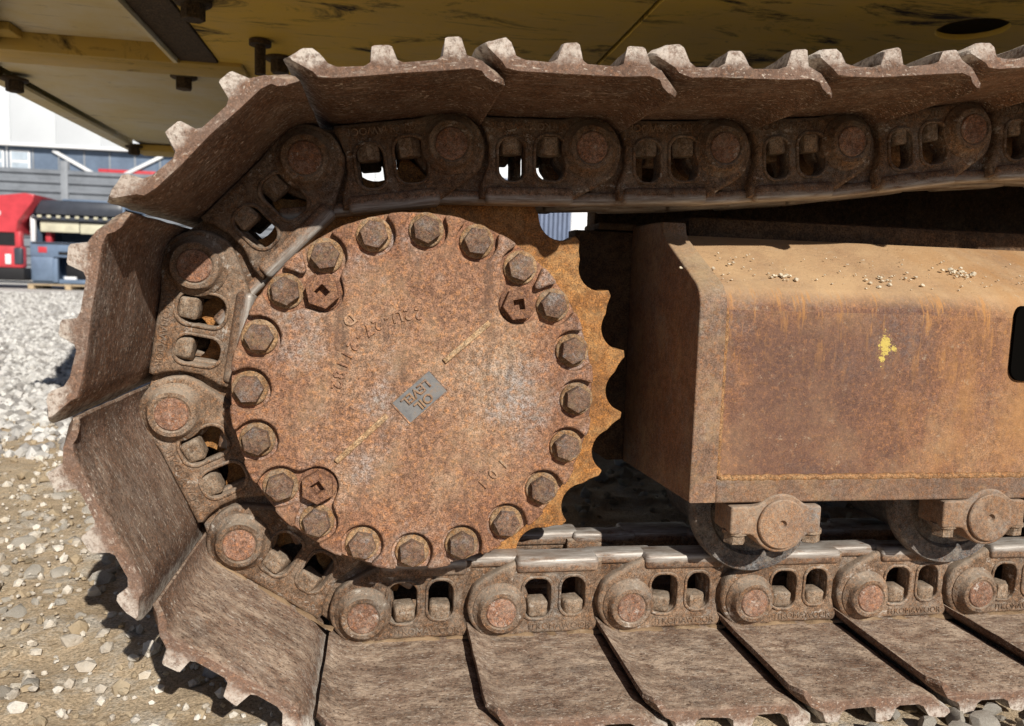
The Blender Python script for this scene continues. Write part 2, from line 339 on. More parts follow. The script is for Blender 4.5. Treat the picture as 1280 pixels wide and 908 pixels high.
def text_mesh(name, parts, size, depth, y):
    """parts: (string, x, z, angle); letters standing proud of a face at y towards -Y"""
    bm = bmesh.new()
    for (s, x, z, a) in parts:
        cu = bpy.data.curves.new('t', 'FONT'); cu.body = s; cu.size = size; cu.extrude = depth; cu.align_x = 'CENTER'; cu.align_y = 'CENTER'
        cu.bevel_depth = depth * .35; cu.bevel_resolution = 0; cu.resolution_u = 4
        o = bpy.data.objects.new('t', cu); COL.objects.link(o)
        me = bpy.data.meshes.new_from_object(o.evaluated_get(bpy.context.evaluated_depsgraph_get()))
        bpy.data.objects.remove(o); bpy.data.curves.remove(cu)
        me.transform(Matrix(((math.cos(a), -math.sin(a), 0, x), (0, 0, -1, y), (math.sin(a), math.cos(a), 0, z), (0, 0, 0, 1))))
        bm.from_mesh(me); bpy.data.meshes.remove(me)
    me = bpy.data.meshes.new(name); bm.to_mesh(me); bm.free(); return me
def sdf_loops(f, x0, x1, y0, y1, nx, ny, tol=.00025):
    xs = np.linspace(x0, x1, nx); ys = np.linspace(y0, y1, ny); Xg, Yg = np.meshgrid(xs, ys, indexing='ij')
    V = f(Xg, Yg); nxt = {}; pos = {}
    ins = V < 0
    cells = np.argwhere((ins[:-1, :-1].astype(int) + ins[1:, :-1] + ins[1:, 1:] + ins[:-1, 1:]) % 4 > 0)
    def ek(i, j, di, dj):
        k = (i, j, di); a, b = V[i, j], V[i + di, j + dj]; t_ = a / (a - b)
        pos[k] = (xs[i] + t_ * di * (xs[1] - xs[0]), ys[j] + t_ * dj * (ys[1] - ys[0])); return k
    for i, j in cells:
        c = [(i, j), (i + 1, j), (i + 1, j + 1), (i, j + 1)]
        s = [ins[p] for p in c]
        E = [ek(i, j, 1, 0) if s[0] != s[1] else None, ek(i + 1, j, 0, 1) if s[1] != s[2] else None,
             ek(i, j + 1, 1, 0) if s[3] != s[2] else None, ek(i, j, 0, 1) if s[0] != s[3] else None]
        # walk with the inside on the left
        starts = [k for k in range(4) if s[k] and not s[(k + 1) % 4]]; ends = [k for k in range(4) if not s[k] and s[(k + 1) % 4]]
        for st in starts:
            en = min(ends, key=lambda e: (st - e) % 4); nxt[E[st]] = E[en]
    loops = []
    while nxt:
        k0 = next(iter(nxt)); lp = []; k = k0
        while k in nxt:
            lp.append(pos[k]); k = nxt.pop(k)
        if len(lp) < 8: continue
        P = np.array(lp)
        # smooth once, then drop nearly collinear points
        P = (np.roll(P, 1, 0) + 2 * P + np.roll(P, -1, 0)) / 4
        keep = [P[0]]; run = []
        for q in P[1:]:
            run.append(q)
            a = keep[-1]; d = q - a; L = np.linalg.norm(d) + 1e-12
            dev = max(abs(d[0] * (r[1] - a[1]) - d[1] * (r[0] - a[0])) / L for r in run)
            if dev > tol or L > .03: keep.append(run[-2] if len(run) > 1 else q); run = [q]
        loops.append([tuple(q) for q in keep])
    return loops
def smin(a, b, k):
    h = np.clip(.5 + .5 * (b - a) / k, 0, 1); return b * (1 - h) + a * h - k * h * (1 - h)
def rbox(X, Z, cx, cz, hx, hz, r):
    qx = np.abs(X - cx) - hx + r; qz = np.abs(Z - cz) - hz + r
    return np.minimum(np.maximum(qx, qz), 0) + np.hypot(np.maximum(qx, 0), np.maximum(qz, 0)) - r
def poly_sdf(X, Z, pts):
    d = np.full(X.shape, 1e9); ins = np.zeros(X.shape, bool); n = len(pts)
    for i in range(n):
        (ax, az), (bx, bz) = pts[i], pts[(i + 1) % n]
        ex, ez = bx - ax, bz - az; wx, wz = X - ax, Z - az
        t_ = np.clip((wx * ex + wz * ez) / (ex * ex + ez * ez), 0, 1)
        d = np.minimum(d, np.hypot(wx - ex * t_, wz - ez * t_))
        c = ((az > Z) != (bz > Z)) & (X < (bx - ax) * (Z - az) / (bz - az + 1e-12) + ax); ins ^= c
    return np.where(ins, -d, d)
def empty(name, label, cat, loc=(0, 0, 0), rz=0, group=None):
    o = bpy.data.objects.new(name, None); COL.objects.link(o); o.location = loc; o.rotation_euler = (0, 0, rz)
    o['label'] = label; o['category'] = cat; o.empty_display_size = .1
    if group: o['group'] = group
    return o

# ------------------------------------------------------------------ ground
GZ = -0.398
def axis(lo, hi, step, far):
    a = list(np.arange(lo, hi + 1e-6, step)); s = step
    while a[-1] < far: s *= 1.25; a.append(a[-1] + s)
    s = step
    while a[0] > -far: s *= 1.25; a.insert(0, a[0] - s)
    return np.array(a)
gx = axis(-2.4, 1.6, .022, 600); gy = axis(-.7, 3.6, .022, 600)
def ground_h(x, y):
    v = Vector((x * 1.4, y * 1.4, 0)); h = mnoise.fractal(v, .9, 2.1, 3) * .012
    h += mnoise.fractal(Vector((x * 9, y * 9, 3)), .8, 2.1, 4) * .007
    h += max(0, mnoise.noise(Vector((x * 22, y * 22, 7)))) * .012 + abs(mnoise.noise(Vector((x * 13, y * 13, 2)))) * .010
    return h
verts = []; nx, ny = len(gx), len(gy)
for y in gy:
    for x in gx:
        near = -3.2 < x < 2.4 and -1.5 < y < 5
        verts.append((x, y, GZ + (ground_h(x, y) if near else 0.0) - .004))
idx = np.arange(nx * ny).reshape(ny, nx)
faces = np.stack([idx[:-1, :-1], idx[:-1, 1:], idx[1:, 1:], idx[1:, :-1]], -1).reshape(-1, 4).tolist()
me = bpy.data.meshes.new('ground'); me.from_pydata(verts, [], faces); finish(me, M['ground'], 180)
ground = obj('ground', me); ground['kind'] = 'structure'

def stone_mesh(seed, sub=2, flat=.6, jag=.45):
    bm = bmesh.new(); bmesh.ops.create_icosphere(bm, subdivisions=sub, radius=1.0)
    off = Vector((seed * 3.7, seed * 1.3, seed))
    for v in bm.verts:
        n_ = mnoise.noise(v.co * 1.1 + off); n2 = mnoise.noise(v.co * 2.6 + off)
        c = v.co * (1 + jag * n_ + .22 * n2)
        for k in range(3):   # flattened facets
            ax = Vector((math.sin(seed * 5 + k * 2.1), math.cos(seed * 3 + k * 1.7), math.sin(seed + k))).normalized()
            dd = c.dot(ax)
            if dd > .62: c -= ax * (dd - .62)
        v.co = Vector((c.x, c.y, c.z * flat))
    return bm
SM = {k: [] for k in ('stone', 'stone_grey', 'clod')}
for k in SM:
    for s in range(6): SM[k].append(from_bm('stone', stone_mesh(s + len(k) * 7.3, 2, .6 + .06 * (s % 4)), M[k], 30))
def put_stone(x, y, r, kind, sink=.42):
    o = obj('stone', random.choice(SM[kind]), ground, (x, y, GZ + ground_h(x, y) + r * (.35 - sink)), (random.uniform(-.3, .3), random.uniform(-.3, .3), random.uniform(0, 6.3)))
    o.scale = (r, r * random.uniform(.65, 1.), r * random.uniform(.7, 1.1))
# rubble seen by name: left of the track and at the foot of the shoes
pts = 0
while pts < 150:
    y = random.uniform(-.1, 1.9); x = random.uniform(-.28 - .62 * (y + .2) - .15, -.02 - .42 * max(y, 0))
    if x > -.2 and y > -.02: continue
    dens = .35 + .65 * (mnoise.noise(Vector((x * 2.2, y * 2.2, 4))) > -.1)
    dens *= .12 if y > 1.15 else (.30 if y < .22 else 1.0)
    if random.random() > dens: continue
    r = min(.027, .005 + random.expovariate(1 / .0068))
    put_stone(x, y, r, random.choices(['stone', 'stone_grey', 'clod'], [.72, .08, .20])[0]); pts += 1
for (x, y, r, k) in ((.665, -.24, .022, 'stone'), (.71, -.225, .026, 'stone'), (.63, -.22, .015, 'stone'), (.75, -.25, .02, 'stone'), (.585, -.235, .016, 'stone'), (.56, -.22, .012, 'stone'),
                     (.685, -.205, .018, 'stone'), (.52, -.215, .011, 'stone'), (.80, -.22, .018, 'stone'), (.84, -.2, .024, 'stone'), (.47, -.23, .010, 'stone'), (.74, -.20, .013, 'stone'), (.61, -.255, .018, 'stone')):
    put_stone(x, y, r, k, .05)
for k in range(30):
    put_stone(random.uniform(.3, .95), random.uniform(-.3, -.17), random.uniform(.004, .012), random.choice(['stone', 'stone_grey', 'clod']), .1)
# uncountable small gravel, one object each
def scatter(name, n, pos, rad, mats, seed):
    rng = np.random.default_rng(seed); vs, fs, mi = [], [], []
    bm = bmesh.new(); bmesh.ops.create_icosphere(bm, subdivisions=1, radius=1); b = np.array([v.co[:] for v in bm.verts]); bf = np.array([[v.index for v in f.verts] for f in bm.faces]); bm.free()
    for k in range(n):
        x, y = pos(rng); r = rad(rng, y)
        q = b * (1 + rng.uniform(-.35, .25, (len(b), 1))) * np.array([r, r * rng.uniform(.6, 1), r * rng.uniform(.55, .95)])
        a = rng.uniform(0, 6.28); c, s = math.cos(a), math.sin(a)
        q = q @ np.array([[c, s, 0], [-s, c, 0], [0, 0, 1]])
        h = ground_h(x, y) if (-3.2 < x < 2.4 and -1.5 < y < 5) else 0
        vs.append(q + np.array([x, y, GZ + h + r * .1])); fs.append(bf + k * len(b)); mi += [rng.integers(len(mats))] * len(bf)
    me = bpy.data.meshes.new(name); me.from_pydata(np.concatenate(vs).tolist(), [], np.concatenate(fs).tolist())
    me.polygons.foreach_set('material_index', np.array(mi, dtype=np.int32)); finish(me, mats, 0)
    o = obj(name, me, ground); o['kind'] = 'stuff'; return o
def p_grav(rng):
    
    while True:
        y = 1.3 + 17 * rng.random() ** 1.9
        if rng.random() < min(1., .04 + max(0, y - 1.45) * .9): break
    return (-.30 - .5 * y + rng.uniform(-.35, .25) * y * .7, y)
scatter('gravel', 11000, p_grav, lambda r, y: r.uniform(.010, .026) * (1 + .03 * y), [plain('gravel_light', (.66, .64, .61), .95, nscale=20), plain('gravel_mid', (.50, .48, .45), .95, nscale=20), plain('gravel_pale', (.74, .72, .68), .95, nscale=20), plain('gravel_dark', (.33, .31, .29), .95, nscale=20)], 3)
def p_grit(rng):
    y = rng.uniform(-.3, 2.0); return (rng.uniform(-.5 - .65 * y - .2, .0 - .3 * y), y)
scatter('grit', 3600, p_grit, lambda r, y: min(.016, .0025 + r.exponential(.003)), [M['stone'], M['clod'], M['stone_grey']], 5)
def p_under(rng): return (rng.uniform(.1, 1.6), rng.uniform(.15, 2.2))
scatter('rubble', 900, p_under, lambda r, y: min(.03, .004 + r.exponential(.008)), [M['stone_grey'], M['clod']], 8)

# ------------------------------------------------------------------ the excavator
BASE = Vector((0, .07, GZ))
exc = empty('excavator', 'rusty crawler excavator filling the frame, track and sprocket hub below its yellow underside', 'excavator', BASE)
def part(name, me, loc=(0, 0, 0), rot=(0, 0, 0)):
    o = obj(name, me, exc, loc, rot); o.matrix_parent_inverse = Matrix.Translation(-BASE); return o
def pbox(name, b, m, bev=.004, loc=(0, 0, 0), rot=(0, 0, 0)):
    bm = bmesh.new(); box_bm(bm, *b, bev); return part(name, from_bm(name, bm, m), loc, rot)

YC = .078            # mid plane of the chain
# --- link: cast body with two windows, seen from outside
def link_sdf(X, Z):
    body = poly_sdf(X, Z, [(-.012, -.030), (.03, -.0395), (.146, -.0395), (.150, -.024), (.136, -.004), (.137, .022), (.148, .050), (.150, .068), (.024, .069), (-.006, .052), (-.036, .03), (-.04, 0)])
    d = smin(body, np.hypot(X, Z) - .0455, .012)
    d = np.maximum(d, -(np.hypot(X - .19, Z) - .0525))
    for cx, cz, hx, hz in ((.0535, .0135, .0195, .0285), (.1060, .0165, .0172, .0275)):
        d = np.maximum(d, -rbox(X, Z, cx, cz, hx, hz, .0150))
    return d
L1 = sdf_loops(link_sdf, -.06, .17, -.06, .09, 231, 151)
def lip_sdf(X, Z):      # raised lip round the two windows and along the foot
    d = 1e3 + 0 * X
    for cx, cz, hx, hz in ((.0535, .0135, .0195, .0285), (.1060, .0165, .0172, .0275)):
        d = np.minimum(d, np.maximum(rbox(X, Z, cx, cz, hx + .0045, hz + .0045, .018), -rbox(X, Z, cx, cz, hx + .0004, hz + .0004, .0152)))
    return d
L3 = sdf_loops(lip_sdf, -.02, .17, -.06, .09, 231, 181)
def tail_sdf(X, Z):
    d = poly_sdf(X, Z, [(.12, -.036), (.19, -.042), (.232, -.01), (.232, .012), (.20, .044), (.17, .064), (.12, .064)])
    return smin(d, np.hypot(X - .19, Z) - .044, .01)
L2 = sdf_loops(tail_sdf, .10, .26, -.06, .09, 161, 151)
def ledge(bm):   # flange under the windows on which the bolts sit
    box_bm(bm, .028, .128, .012, .05, -.0395, -.013, .003)
def make_link_meshes():
    bm = bmesh.new()
    for lp, y0, y1, bv in ((L1, .006, .036, .0060), (L2, .024, .050, .004), (L3, .0035, .010, .0018)):
        me_ = extrude_profile('track_link', lp, y0, y1, bv, 2); bm.from_mesh(me_); bpy.data.meshes.remove(me_)
    lathe_bm(bm, [(.0400, .030), (.0385, .004), (.0345, .0005), (.0318, -.002), (.0305, -.0075), (.0285, -.0098), (.0235, -.0105), (.0222, -.0090), (.020, -.0085)], 44)
    lathe_bm(bm, [(.040, .052), (.040, .02)], 32)
    ledge(bm)
    for v in bm.verts:      # cast, hammered surface: nothing is quite flat or straight
        q = v.co * 42
        v.co += Vector((mnoise.noise(q), mnoise.noise(q + Vector((5, 1, 9))) * .8, mnoise.noise(q + Vector((2, 8, 4))))) * .0009
    body = from_bm('track_link', bm, M['link'], 40)
    bm = bmesh.new(); box_bm(bm, .022, .142, -.0000, .043, .0520, .0745, .0065, 4); box_bm(bm, .13, .232, .018, .05, .056, .0735, .005, 3)
    rail = from_bm('rail', bm, M['rail'])
    bm = bmesh.new(); lathe_bm(bm, [(.0208, .02), (.0208, -.0095), (.0195, -.0112), (.014, -.0118), (.004, -.0112)], 32)
    pin = from_bm('track_pin', bm, M['pin'], 30)
    bm = bmesh.new(); lathe_bm(bm, [(.029, YC - .045), (.029, YC + .045)], 28)
    bush = from_bm('bushing', bm, M['inner'])
    bm = bmesh.new(); box_bm(bm, -.0145, .0145, -.0145, .0145, 0, .024, .0048, 3)
    for v in bm.verts: v.co += Vector((mnoise.noise(v.co * 90), mnoise.noise(v.co * 90 + Vector((4, 4, 4))), mnoise.noise(v.co * 90 + Vector((7, 1, 2))))) * .0014
    nut = from_bm('shoe_bolt', bm, M['nut'])
    bm = bmesh.new(); lathe_bm(bm, [(.0168, 0), (.0168, .020), (.0150, .0232), (.006, .024)], 6, 'Z')
    nut2 = from_bm('shoe_bolt', bm, M['nut'])
    txt = text_mesh('embossed_lettering', [('ITKOMAWOOR', .088, -.0285, 0.0)], .0130, .0006, .0058); finish(txt, M['link'])
    def mirror(me_):
        m2 = me_.copy(); m2.transform(Matrix.Translation((0, YC * 2, 0)) @ Matrix.Scale(-1, 4, (0, 1, 0))); m2.flip_normals(); return m2
    return body, rail, pin, bush, nut, nut2, txt, mirror
body, rail, pinm, bush, nut, nut2, txt, mirror = make_link_meshes()
bodyF, railF, pinF = mirror(body), mirror(rail), mirror(pinm)

# --- shoe: triple grouser plate, profile swept across the machine
SH_IN = [(-.045, -.0245), (-.0425, -.0245), (-.036, -.0300), (-.025, -.0365), (-.010, -.0402), (.02, -.0405), (.06, -.0405), (.10, -.0405), (.133, -.0405), (.147, -.0440), (.160, -.0520), (.177, -.0650)]
SH_OUT = [(.178, -.068), (.170, -.0715), (.163, -.0735), (.147, -.0738), (.142, -.0700), (.136, -.0575), (.127, -.0535), (.10, -.0530), (.094, -.0562), (.089, -.0712), (.086, -.0722), (.073, -.0722), (.070, -.0705), (.066, -.0562), (.060, -.0530), (.027, -.0530), (.019, -.0560), (.0145, -.0708), (.012, -.0718), (-.001, -.0718), (-.0035, -.0705), (-.0085, -.0562), (-.018, -.0510), (-.030, -.0462), (-.041, -.0370), (-.046, -.0300)]
PROF = SH_IN + SH_OUT
YS = [-.2055, -.2035, -.199, -.190, -.17, -.145, -.12, -.095, -.07, -.04, -.01, .03, .08, .14, .2, .28, .345, .361]
def shoe_mesh(seed):
    rng = random.Random(seed); bm = bmesh.new(); rings = []
    for k, y in enumerate(YS):
        ring = []
        for (s, z) in PROF:
            ee = min(y + .2055, .361 - y)
            if ee < .004:   # softened rim
                cz = max(-.0535, min(-.0405, z)) if z > -.06 else z
                z2 = z + (.0012 if z < -.05 else -.0012) * (1 - ee / .004); s2 = s + (.001 if s < .02 else -.001) * (1 - ee / .004)
            else: z2, s2 = z, s
            if s < -.02 and ee < .016: s2 += (.016 - ee) * .7 * min(1, (-.02 - s) / .015)
            if s > .15 and ee < .014: s2 -= (.014 - ee) * .6
            p = Vector((s2, y, z2))
            q = p * 34 + Vector((seed * 7.1, 0, 0)); a = .0011 if ee > .012 else .0022
            if z < -.056: a *= 1.7
            p += Vector((mnoise.noise(q), mnoise.noise(q + Vector((9, 9, 9))) * (1.1 if ee < .01 else .2), mnoise.noise(q + Vector((3, 5, 7))))) * a
            if z < -.062: p.z += max(0, mnoise.noise(p * 60 + Vector((seed, 3, 1)))) * .006 + (mnoise.noise(Vector((round(s * 14) * 1.7, seed * 2.9, 0))) ) * .0035
            ring.append(bm.verts.new(p))
        rings.append(ring)
    n_ = len(PROF)
    for a, b in zip(rings, rings[1:]):
        for k in range(n_): bm.faces.new((a[k], a[(k + 1) % n_], b[(k + 1) % n_], b[k]))
    bm.faces.new(rings[0][::-1]); bm.faces.new(rings[-1])
    bmesh.ops.recalc_face_normals(bm, faces=bm.faces[:])
    bmesh.ops.triangulate(bm, faces=[f for f in bm.faces if len(f.verts) > 4])
    return from_bm('track_shoe', bm, M['shoe'], 32)

top = [(.985, .405), (.795, .386), (.604, .356), (.4145, .336), (.226, .3245), (.038, .318), (-.146, .289)]
wheel = [(-.279, .149), (-.308, -.039), (-.227, -.212)]
bottom = [(-.0664 + .19 * k, -.319) for k in range(9)]
PINS = [(1.745, .395), (1.555, .402), (1.365, .408), (1.175, .41)] + top + wheel + bottom
for k in range(len(PINS) - 1):
    (x, z), (x2, z2) = PINS[k], PINS[k + 1]
    a = math.atan2(z2 - z, x2 - x); rot = (0, -a, 0); loc = (x, 0, z)
    ln = part('track_link', body, loc, rot)
    obj('rail', rail, ln); obj('track_pin', pinm, ln, (0, 0, 0), (0, random.uniform(0, 6), 0)); obj('bushing', bush, ln)
    for cx in (.0535, .1055):
        rr = random.Random(k * 10 + int(cx * 1000)); mm = nut if (k > 9 and rr.random() < .8) or k in (11, 12, 13) else nut2
        obj('shoe_bolt', mm, ln, (cx + rr.uniform(-.002, .002), .0195, -.0145), (0, 0, rr.uniform(-.35, .35)))
    obj('embossed_lettering', txt, ln)
    if k >= 13:
        rr = random.Random(k); bm = bmesh.new(); prev = None
        for q in range(26):
            x_ = -.012 + .0073 * q; hgt = max(-.002, .0012 + .0062 * mnoise.noise(Vector((q * .33, k * 2.3, 1)))); dep = max(.001, .003 + .007 * mnoise.noise(Vector((q * .29, k * 1.7, 5))))
            ring = [bm.verts.new((x_ + rr.uniform(-.001, .001), y_, z_)) for y_, z_ in ((.012, -.0415), (.012, -.0405 + hgt * 1.1), (.0045, -.0405 + hgt), (.0045 - dep * .5, -.0405 + hgt * .4), (.0045 - dep, -.0412))]
            if prev:
                for c_ in range(4): bm.faces.new((prev[c_], prev[c_ + 1], ring[c_ + 1], ring[c_]))
            prev = ring
        bmesh.ops.recalc_face_normals(bm, faces=bm.faces[:])
        obj('packed_dirt', from_bm('packed_dirt', bm, M['caked'], 70), ln)
    lf = part('track_link', bodyF, loc, rot); obj('rail', railF, lf); obj('track_pin', pinF, lf)
    for cx in (.0535, .1055): obj('shoe_bolt', nut, lf, (cx, 2 * YC - .0185, -.0185))
    part('track_shoe', shoe_mesh(k), loc, rot)

# --- sprocket with 21 teeth
PHT = .7384; RT = .3065
def spr_sdf(X, Z):
    r = np.hypot(X, Z); d = r - RT
    for k in range(21):
        for rr_, cc_, da in ((.0330, .3105, -1.3), (.050, .3385, 1.0)):     # worn, leaning gullet: two arcs
            a = PHT + (k + .5) * 2 * PI / 21 + math.radians(da)
            d = np.maximum(d, -(np.hypot(X - cc_ * math.cos(a), Z - cc_ * math.sin(a)) - rr_))
    return d
SP = sdf_loops(spr_sdf, -.32, .32, -.32, .32, 427, 427)
sprk = part('sprocket', finish(extrude_profile('sprocket', SP, .048, .098, .0016, 2), M['sprocket'], 40))
bm = bmesh.new(); lathe_bm(bm, [(.212, .052), (.212, .030), (.209, .026), (.200, .026)], 96)
obj('mounting_ring', from_bm('mounting_ring', bm, M['sprocket']), sprk)
bm = bmesh.new(); lathe_bm(bm, [(.205, .05), (.205, -.06)], 72); lathe_bm(bm, [(.18, .10), (.18, .30)], 48)
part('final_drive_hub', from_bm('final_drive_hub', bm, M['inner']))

# --- hub cover: disc with 20 scalloped bolt seats and three plugs
CX, CZ, RB, PH = -.001, -.001, .2016, 1.8617
bolts = [(RB * math.cos(PH - k * PI / 10), RB * math.sin(PH - k * PI / 10)) for k in range(20)]
plugs = [(-.1173, .1228), (.1203, .1143), (-.1213, -.1152)]
def cover_sdf(X, Z):
    hol = 1e3 + 0 * X
    for (x, z) in bolts: hol = smin(hol, np.hypot(X - x, Z - z) - .0258, .010)
    for (x, z) in plugs: hol = smin(hol, np.hypot(X - x, Z - z) - .0252, .016)
    d = np.hypot(X - CX, Z - CZ) - .2235
    return -smin(-d, hol, .009)
CL = sdf_loops(cover_sdf, -.235, .235, -.235, .235, 471, 471)
YF = -.083
cover = part('hub_cover', finish(extrude_profile('hub_cover', CL, YF, -.055, .0030, 3), M['cover'], 40))
bm = bmesh.new(); lathe_bm(bm, [(.2235, -.03), (.2235, -.070), (.2220, -.0725), (.05, -.0725)], 128)
seat = from_bm('cover_flange', bm, M['cover'], 40); obj('cover_flange', seat, cover, (CX, 0, CZ))
def hexbolt(rad, y_top, y_base):
    bm = bmesh.new(); ch = rad * .1
    lathe_bm(bm, [(rad, 0), (rad, -(y_base - y_top) + .0025), (rad * .95, -(y_base - y_top) + .0008), (rad * .82, -(y_base - y_top)), (rad * .3, -(y_base - y_top) - .0004)], 6)
    hx = from_bm('cover_bolt', bm, [M['bolt'], M['washer']], 30)
    bm = bmesh.new(); bm.from_mesh(hx); bpy.data.meshes.remove(hx)
    lathe_bm(bm, [(.0212, .001), (.0212, -.0026), (.0200, -.0038), (.012, -.0046)], 36, 'Y', 1)
    return from_bm('cover_bolt', bm, [M['bolt'], M['washer']], 35)
cb = hexbolt(.0174, -.0885, -.0727)
for (x, z) in bolts:
    obj('cover_bolt', cb, cover, (x, -.0727, z), (0, random.uniform(0, 6.28), random.uniform(-.02, .02)))
def hexloop(r, a0=0, n=6): return [(r * math.cos(a0 + 2 * PI * k / n), r * math.sin(a0 + 2 * PI * k / n)) for k in range(n)]
pm = extrude_profile('drain_plug', [hexloop(.0205), hexloop(.0092, .3, 4)], -.0165, 0, .0012, 1)
bm = bmesh.new(); bm.from_mesh(pm); box_bm(bm, -.008, .008, -.004, -.001, -.008, .008)
lathe_bm(bm, [(.0232, .0008), (.0232, -.0022), (.0222, -.003), (.012, -.003)], 36)
pm2 = from_bm('drain_plug', bm, M['plug'], 35); bpy.data.meshes.remove(pm)
for i, (x, z) in enumerate(plugs): obj('drain_plug', pm2, cover, (x, -.0727, z), (0, (.3, .9, .5)[i], 0))
# raised casting marks
RN = .1005; s = '22U-27-21182'
th0, th1 = math.atan2(.102, -.003), math.atan2(.0115, -.101)
prt = []
for i, ch in enumerate(s):
    th = th0 + (th1 - th0) * i / (len(s) - 1); prt.append((ch, RN * math.cos(th), RN * math.sin(th), th + PI / 2))
tm = text_mesh('embossed_number', prt, .0190, .0014, YF - .0003); finish(tm, M['cover']); obj('embossed_number', tm, cover)
for grp in ([('D', -.0855, .0905, math.atan2(.0905, -.0855) + PI / 2)], [(ch, .1070 - .0126 * i, -.0866 - .0132 * i, math.radians(226)) for i, ch in enumerate('101')]):
    tm = text_mesh('embossed_mark', grp, .0190, .0014, YF - .0003); obj('embossed_mark', finish(tm, M['cover']), cover)
A = math.radians(222.5); ca, sa = math.cos(A), math.sin(A); pc = (.0005, -.0025)
lv = text_mesh('level_lettering', [('LEVEL', pc[0] + .0074 * sa, pc[1] - .0074 * ca, A), ('OIL', pc[0] - .0076 * sa, pc[1] + .0076 * ca, A)], .0160, .0014, YF - .0008)
finish(lv, M['frame_end'])
def rotrect(cx, cz, hx, hz, a): return [(cx + u * math.cos(a) - v * math.sin(a), cz + u * math.sin(a) + v * math.cos(a)) for u, v in ((-hx, -hz), (hx, -hz), (hx, hz), (-hx, hz))]
plm = NT('grey_worn_plate'); pm_ = plm.out(plm.ramp(plm.noise(60, 6, .7), [(.3, (.13, .13, .135)), (.55, (.22, .215, .21)), (.72, (.30, .2, .13))]), .75, 0, plm.bump(plm.noise(300, 4), .4, .001))
lp = finish(extrude_profile('level_plate', [rotrect(*pc, .030, .0168, A)], YF - .0007, YF + .004, .0004, 1), pm_)
lvp = obj('level_plate', lp, cover)
rim = finish(extrude_profile('level_plate_rim', [rotrect(*pc, .0318, .0186, A), rotrect(*pc, .0298, .0166, A)], YF - .0014, YF + .004, .0005, 1), M['cover']); obj('level_plate_rim', rim, cover)
obj('level_lettering', lv, cover)
for (x1, z1, x2, z2) in ((.0295, .0417, .0848, .0915), (-.0996, -.0834, -.0387, -.0256)):
    a = math.atan2(z2 - z1, x2 - x1); L = math.hypot(x2 - x1, z2 - z1)
    obj('level_mark', finish(extrude_profile('level_mark', [rotrect((x1 + x2) / 2, (z1 + z2) / 2, L / 2, .0034, a)], YF - .0034, YF + .004, .0014, 2), M['mark'], 60), cover)

# --- track frame
FX = .362; FY = -.083
def yz_prism(name, prof, x0, x1, m, bev=.004):
    me_ = extrude_profile(name, [prof], -(x1), -(x0), bev, 3)     # profile given as (y, z); turned so that it runs along X
    me_.transform(Matrix(((0, -1, 0, 0), (1, 0, 0, 0), (0, 0, 1, 0), (0, 0, 0, 1)))); return finish(me_, m, 40)
def arc(cy, cz, r, a0, a1, n=6): return [(cy + r * math.cos(math.radians(a0 + (a1 - a0) * k / n)), cz + r * math.sin(math.radians(a0 + (a1 - a0) * k / n))) for k in range(n + 1)]
bend = arc(-.041, .114, .042, 180, 117, 8)
prof = [(.30, -.143), (-.070, -.143), (-.070, .02)] + [(y + .004, z - .003) for y, z in bend] + [(.095, .222), (.24, .232), (.30, .20)]
frame = part('track_frame', yz_prism('track_frame', prof[::-1], FX + .004, 1.75, M['frame']))
# front skin; black inset paints the slot's shade near the right edge
def skin_sdf(X, Z):
    return np.maximum(rbox(X, Z, 1.055, .010, .69, .138, .006), -rbox(X, Z, .90, .085, .074, .056, .02))
skin_prof = [[(FX + .002, -.143), (1.74, -.143), (1.74, .116), (FX + .002, .116)], [(.826 + .012 * math.cos(t_) if math.cos(t_) > 0 else .838 + .016 * math.cos(t_), .0) for t_ in ()] or [(.838, .028), (.826, .040), (.824, .12), (.832, .1155 + .0), (.96, .1155), (.96, .028)]]
me_ = extrude_profile('front_skin', [skin_prof[0]], FY + .004, FY + .014, .0008, 1); obj('front_skin', finish(me_, M['frame']), frame)
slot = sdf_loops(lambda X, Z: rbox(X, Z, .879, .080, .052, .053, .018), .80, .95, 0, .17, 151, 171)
obj('painted_slot', finish(extrude_profile('painted_slot', slot, FY - .0005, FY + .012, .0005, 1), M['slot_shade']), frame)
# end plate (left face), its ear, bottom strip and weld bead
eprof = [(.20, -.152), (-.0865, -.1415), (-.0865, .105)] + [(y - .0035, z + .001) for y, z in bend] + [(.050, .2115), (.064, .222), (.070, .238), (.105, .240), (.205, .240)]
ep = obj('end_plate', yz_prism('end_plate', eprof[::-1], FX - .004, FX + .034, M['frame_end'], .003), frame)
pad = [(1.74, -.1435), (1.74, -.111), (FX + .034, -.111), (FX + .034, -.1435)]
obj('bottom_strip', finish(extrude_profile('bottom_strip', [pad[::-1]], FY - .001, FY + .02, .003, 2), M['frame_end']), frame)
def tube(name, pts_, r, m, parent, seg=8):
    cu = bpy.data.curves.new(name, 'CURVE'); cu.dimensions = '3D'; sp = cu.splines.new('POLY'); sp.points.add(len(pts_) - 1)
    for q, p_ in zip(sp.points, pts_): q.co = (*p_, 1)
    cu.bevel_depth = r; cu.bevel_resolution = 2; cu.use_fill_caps = True
    o = bpy.data.objects.new(name, cu); COL.objects.link(o)
    me_ = bpy.data.meshes.new_from_object(o.evaluated_get(bpy.context.evaluated_depsgraph_get())); bpy.data.objects.remove(o); me_.materials.clear()
    return obj(name, finish(me_, m, 60), parent)
wp_ = [(FX + .035, FY + .0025, .118 - .004 * k + 0) for k in range(56)] + [(FX + .035 + .006 * k, FY + .0025, -.1095) for k in range(1, 220)]
wp_ = [(x + random.uniform(-.0011, .0011), y + random.uniform(-.0006, .0006), z + random.uniform(-.0011, .0011)) for x, y, z in wp_]
